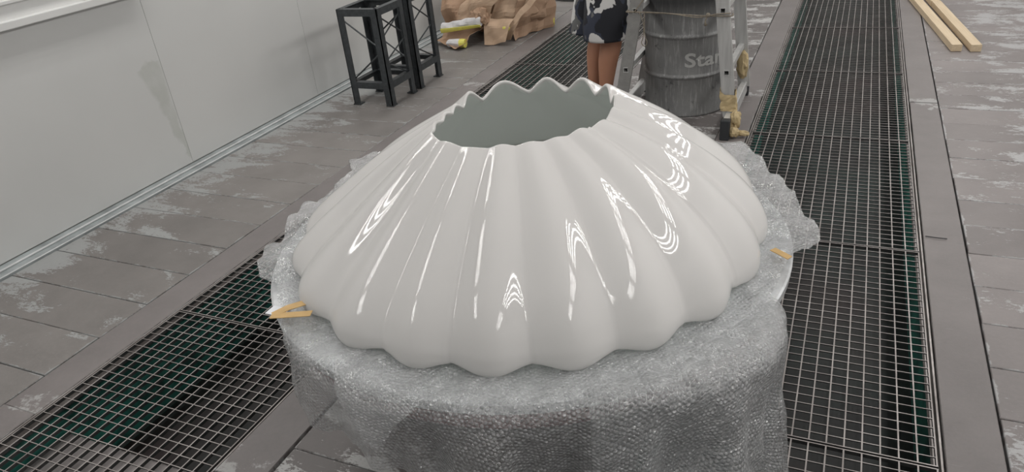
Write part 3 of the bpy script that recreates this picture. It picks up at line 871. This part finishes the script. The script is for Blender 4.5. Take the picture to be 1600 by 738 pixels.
# masking paper wrapped round the foot of the right front rail
bm = bmesh.new(); n = 14
for (za, zb, e) in ((.13, .25, .008),):
    rings = []
    for i in range(9):
        z = za + (zb - za) * i / 8; c = rail_x(1, z); ring = []
        for kk in range(28):
            a = 2 * pi * kk / 28; x = max(-1, min(1, cos(a) * 1.5)) * (RW / 2 + e); y = max(-1, min(1, sin(a) * 1.5)) * (.013 + e)
            q = Vector((c + x, YF + .013 + y, z + (.03 * sin(a * 2 + 1) if i == 8 else 0))); q += Vector((noise.noise(q * 40), noise.noise(q * 40 + Vector((9, 0, 0))), 0)) * .008
            ring.append(bm.verts.new(q))
        rings.append(ring)
    for a_, b_ in zip(rings, rings[1:]):
        for kk in range(28): bm.faces.new((a_[kk], a_[(kk + 1) % 28], b_[(kk + 1) % 28], b_[kk]))
tag(obj('masking_paper', bm, mat_mask, lad), 'tan masking paper taped round the rail foot')
def wad(c, r, seed, sc=(1, 1, 1)):
    bm = bmesh.new(); bmesh.ops.create_icosphere(bm, subdivisions=3, radius=r)
    for v in bm.verts: v.co += v.co * crump(v.co * 10, 5, .22, seed)
    bmesh.ops.scale(bm, vec=sc, verts=bm.verts); bmesh.ops.translate(bm, verts=bm.verts, vec=c); tag(obj('paper_wad', bm, mat_mask, lad), 'crumpled tan masking paper')
wad((rail_x(1, .1) + .045, YF - .05, .09), .045, 3, (.7, 1, 1.3)); wad((rail_x(1, .1) + .05, YF - .12, .04), .03, 5); wad((rail_x(1, .1) + .10, YF - .10, .028), .022, 6, (1.6, 1, .8))
wad((rail_x(1, .2) + .0, YB - .02, .24), .045, 8, (.8, .8, 1.9))
# rope tied across the two front rails
mat_rope = simple('brown cord', (.22, .19, .15), .8, nscale=60, namt=.3)
bm = bmesh.new(); xl, xr = rail_x(-1, .72), rail_x(1, .72)
tube(bm, catmull([(xl - .05, YF + .04, .735), (xl - .05, YF - .006, .735), (xl, YF - .010, .735), (xl + .2, YF + .005, .722), (xr - .15, YF, .712), (xr - .04, YF - .010, .712), (xr + .05, YF - .008, .712), (xr + .05, YF + .035, .715)], 40), .0042, 6)
tube(bm, catmull([(xl - .045, YF - .012, .74), (xl + .2, YF + .0, .725), (xr - .15, YF - .004, .702), (xr - .04, YF - .012, .722), (xr + .045, YF - .012, .728)], 30), .0035, 6)
tube(bm, catmull([(xl + .03, YF - .01, .735), (xl + .055, YF - .005, .66), (xl + .05, YF, .58), (xl + .04, YF, .545), (xl + .06, YF, .525), (xl + .075, YF, .55), (xl + .06, YF, .60), (xl + .06, YF - .006, .73)], 40), .003, 6)
tube(bm, catmull([(xl + .0, YF - .012, .735), (xl + .05, YF - .01, .80), (xl + .10, YF, .86)], 8), .0035, 6)
tube(bm, [(xr - .09, YF - .005, .712), (xr - .10, YF - .008, .68), (xr - .095, YF - .008, .655)], .006, 6, taper=[.005, .004, .011])
bmesh.ops.create_icosphere(bm, subdivisions=2, radius=.014, matrix=Matrix.Translation((xr - .085, YF - .006, .716)))
tag(obj('cord', bm, mat_rope, None, True), 'brown cord tied across the ladder rails in front of the drum', 'cord')

# ------------------------------------------------------------------ wooden battens, right
k = M('pale timber'); p = k.objc()
g0 = k.noise(k.map(p, (40, 1.6, 40)), 1.5, 5, .6, .6)
mat_wood = k.set(k.mix(k.ramp(g0, (.3, 0), (.7, 1)), (.60, .47, .31), (.74, .60, .42)), .6)
def batten(label, a, b, wd, h):
    a = Vector((*a, 0)); b = Vector((*b, 0)); d = b - a; L = d.length
    bm = bmesh.new(); box(bm, -wd / 2, wd / 2, 0, L, .002, h); bev(bm, .002)
    o = tag(obj('wooden_batten', bm, mat_wood), label, 'batten', 'wooden battens')
    o.location = a; o.rotation_euler = (0, 0, math.atan2(-d.x, d.y)); return o
batten('long pale wooden batten, the left one on the right-hand floor', (.765, 6.33), (.50, 8.35), .072, .055)
batten('shorter pale wooden batten lying alongside on the right, its near end rightmost', (.892, 6.33), (.708, 7.82), .072, .055)
batten('pale wooden batten end-on behind the right-hand batten', (.702, 7.84), (.60, 8.75), .072, .052)
# small twig on the strip of the right pit
bm = bmesh.new(); tube(bm, [(.425, 3.30, .004), (.47, 3.292, .006), (.51, 3.296, .004)], .0022, 5)
tag(obj('twig', bm, mat_rub), 'tiny dark twig on the floor plate right of the pit', 'twig')

# ------------------------------------------------------------------ person in camouflage shorts
def skin_body(name, verts, edges, rad, mat, parent, sub=2):
    me = bpy.data.meshes.new(name); me.from_pydata(verts, edges, []); o = link(bpy.data.objects.new(name, me)); o.parent = parent
    md = o.modifiers.new('skin', 'SKIN'); md.use_smooth_shade = True
    for i, r in enumerate(rad):
        sv = me.skin_vertices[0].data[i]; r = r if isinstance(r, tuple) else (r, r); sv.radius = r; sv.use_root = (i == 0)
    s = o.modifiers.new('sub', 'SUBSURF'); s.levels = sub; s.render_levels = sub
    me.materials.append(mat); return o
k = M('tanned skin'); p = k.objc()
mat_skin = k.set(k.mix(k.noise(p, 9, 4), (.40, .19, .115), (.48, .24, .155)), .5, Subsurface__Weight=.05)
def camo():
    k = M('camouflage cloth'); p = k.objc()
    d = k.n('ShaderNodeTexNoise', Vector=p, Scale=14.0, Detail=2.0).outputs['Color']
    v = k.n('ShaderNodeVectorMath', _operation='MULTIPLY_ADD', i0=d, i1=(.09, .09, .09), i2=p).outputs[0]
    a = k.noise(k.map(v, (1, 1, .8), (3.1, 1.7, .4)), 8.5, 1.5, .4)
    b = k.noise(k.map(v, (1, 1, .8), (8.3, 2.2, 5.4)), 7.5, 1.5, .4)
    c = k.mix(k.ramp(b, (.50, 0), (.51, 1)), (.010, .011, .016), (.032, .037, .058))
    c = k.mix(k.ramp(b, (.62, 0), (.63, 1)), c, (.13, .13, .13))
    c = k.mix(k.ramp(a, (.53, 0), (.54, 1)), c, (.56, .55, .54))
    return k.set(c, .8)
mat_camo = camo()
mat_shirt = simple('dark t-shirt', (.03, .032, .04), .85); mat_hair = simple('black hair', (.012, .011, .01), .6); mat_shoe = simple('dark shoe', (.03, .03, .032), .6)
PX, PY = -1.535, 4.80
per = thing('person', 'person in black and white camouflage shorts standing behind the dome beside the ladder', 'person', (PX, PY, 0), radians(-50))
# local frame: +Y is forward (towards the ladder), +X is the person's right
V = [(0, 0, .90), (0, -.01, 1.06), (0, 0, 1.24), (0, .01, 1.38), (0, .02, 1.46), (0, .045, 1.55), (0, .05, 1.63)]
R_ = [(.15, .11), (.135, .095), (.15, .10), (.13, .085), .055, (.078, .092), (.07, .085)]
E_ = [(0, 1), (1, 2), (2, 3), (3, 4), (4, 5), (5, 6)]
def add(p, r, par):
    V.append(p); R_.append(r); E_.append((par, len(V) - 1)); return len(V) - 1
for s in (-1, 1):
    h = add((s * .085, 0, .82), (.092, .098), 0)
    q = add((s * .088, .02, .64), (.079, .083), h); kn = add((s * .105, .03, .475), .080, q)
    c1 = add((s * .107, -.005, .36), (.072, .076), kn); c2 = add((s * .107, -.02, .22), .056, c1); an = add((s * .105, -.03, .09), .039, c2)
    he = add((s * .105, -.035, .045), .036, an); add((s * .1, .06, .035), (.040, .03), he); add((s * .105, .15, .026), (.038, .022), len(V) - 1)
    sh = add((s * .175, .0, 1.37), .058, 3); el = add((s * .235, .01, 1.10), .043, sh); wr = add((s * .215, .20, .97), .029, el)
    pm = add((s * .205, .27, .945), (.036, .018), wr)
    for fi, (dx, ln) in enumerate(((-.027, .065), (-.009, .075), (.009, .07), (.026, .055))):
        f1 = add((s * (.205 + dx), .31, .935), .0095, pm); f2 = add((s * (.205 + dx), .31 + ln * .5, .915), .0088, f1); add((s * (.205 + dx * .9), .31 + ln * .75, .89), .0078, f2)
    t1 = add((s * .165, .25, .935), .011, pm); add((s * .15, .29, .915), .009, t1)
skin_body('body', V, E_, R_, mat_skin, per)
# face details
bm = bmesh.new()
bmesh.ops.create_cone(bm, cap_ends=True, segments=8, radius1=.018, radius2=.008, depth=.045, matrix=Matrix.Translation((0, .145, 1.585)) @ Matrix.Rotation(.25, 4, 'X')); obj('nose', bm, mat_skin, per, True)
for s in (-1, 1):
    bm = bmesh.new(); bmesh.ops.create_uvsphere(bm, u_segments=10, v_segments=6, radius=.012, matrix=Matrix.Translation((s * .032, .124, 1.605))); obj('eye', bm, mat_shirt, per, True)
    bm = bmesh.new(); bmesh.ops.create_uvsphere(bm, u_segments=8, v_segments=6, radius=.03, matrix=Matrix.Translation((s * .083, .04, 1.585)) @ Matrix.Diagonal((.35, .7, 1.1, 1))); obj('ear', bm, mat_skin, per, True)
bm = bmesh.new(); bmesh.ops.create_uvsphere(bm, u_segments=10, v_segments=6, radius=.025, matrix=Matrix.Translation((0, .128, 1.54)) @ Matrix.Diagonal((1, .35, .3, 1))); obj('mouth', bm, simple('lips', (.28, .10, .08), .5), per, True)
bm = bmesh.new(); bmesh.ops.create_uvsphere(bm, u_segments=20, v_segments=12, radius=.108, matrix=Matrix.Translation((0, .03, 1.635)) @ Matrix.Diagonal((.88, 1.05, .9, 1)))
bmesh.ops.delete(bm, geom=[v for v in bm.verts if v.co.z < 1.60 and v.co.y > .05 or v.co.z < 1.555], context='VERTS'); obj('hair', bm, mat_hair, per, True)
def cloth_loft(bm, rings, n=28, seed=0, amp=.006):
    rr = []
    for (cx, cy, z, rx, ry) in rings:
        rr.append([bm.verts.new((cx + rx * cos(2 * pi * i / n) * (1 + 0), cy + ry * sin(2 * pi * i / n), z)) for i in range(n)])
    for row in rr:
        for v in row:
            d = amp * noise.noise(Vector((v.co.x * 14 + seed, v.co.y * 14, v.co.z * 9))); v.co.x += d * 1.4; v.co.y += d
    for a, b in zip(rr, rr[1:]):
        for i in range(n): bm.faces.new((a[i], a[(i + 1) % n], b[(i + 1) % n], b[i]))
bm = bmesh.new()
for s in (-1, 1):
    cloth_loft(bm, [(s * .118, .0, .505, .132, .168), (s * .118, .0, .52, .134, .170), (s * .112, .0, .60, .130, .165), (s * .105, .0, .70, .122, .15), (s * .09, 0, .80, .108, .125), (s * .075, 0, .86, .10, .118)], 28, s * 3, .022)
cloth_loft(bm, [(0, 0, .74, .165, .118), (0, 0, .84, .192, .134), (0, 0, .93, .178, .13), (0, 0, .985, .165, .12)], 32, 9, .012)
o = obj('shorts', bm, mat_camo, per, True); o.modifiers.new('thick', 'SOLIDIFY').thickness = .005; o['label'] = 'black, navy and white camouflage shorts'
bm = bmesh.new(); cloth_loft(bm, [(0, 0, .94, .178, .135), (0, 0, 1.06, .17, .128), (0, .0, 1.24, .185, .135), (0, .005, 1.36, .185, .118), (0, .01, 1.425, .12, .09), (0, .015, 1.45, .075, .075)], 32, 4, .012)
for s in (-1, 1): cloth_loft(bm, [(s * .235, .0, 1.17, .066, .072), (s * .21, 0, 1.27, .07, .076), (s * .175, 0, 1.375, .066, .07), (s * .12, .004, 1.40, .05, .06)], 20, 7, .008)
obj('t_shirt', bm, mat_shirt, per, True)
for s in (-1, 1):
    bm = bmesh.new(); cloth_loft(bm, [(s * .1, .045, .0, .05, .135), (s * .1, .045, .03, .052, .138), (s * .097, .03, .06, .05, .115), (s * .09, -.02, .095, .046, .058)], 20, 5, .003); bmesh.ops.holes_fill(bm, edges=bm.edges[:], sides=40); obj('shoe', bm, mat_shoe, per, True)
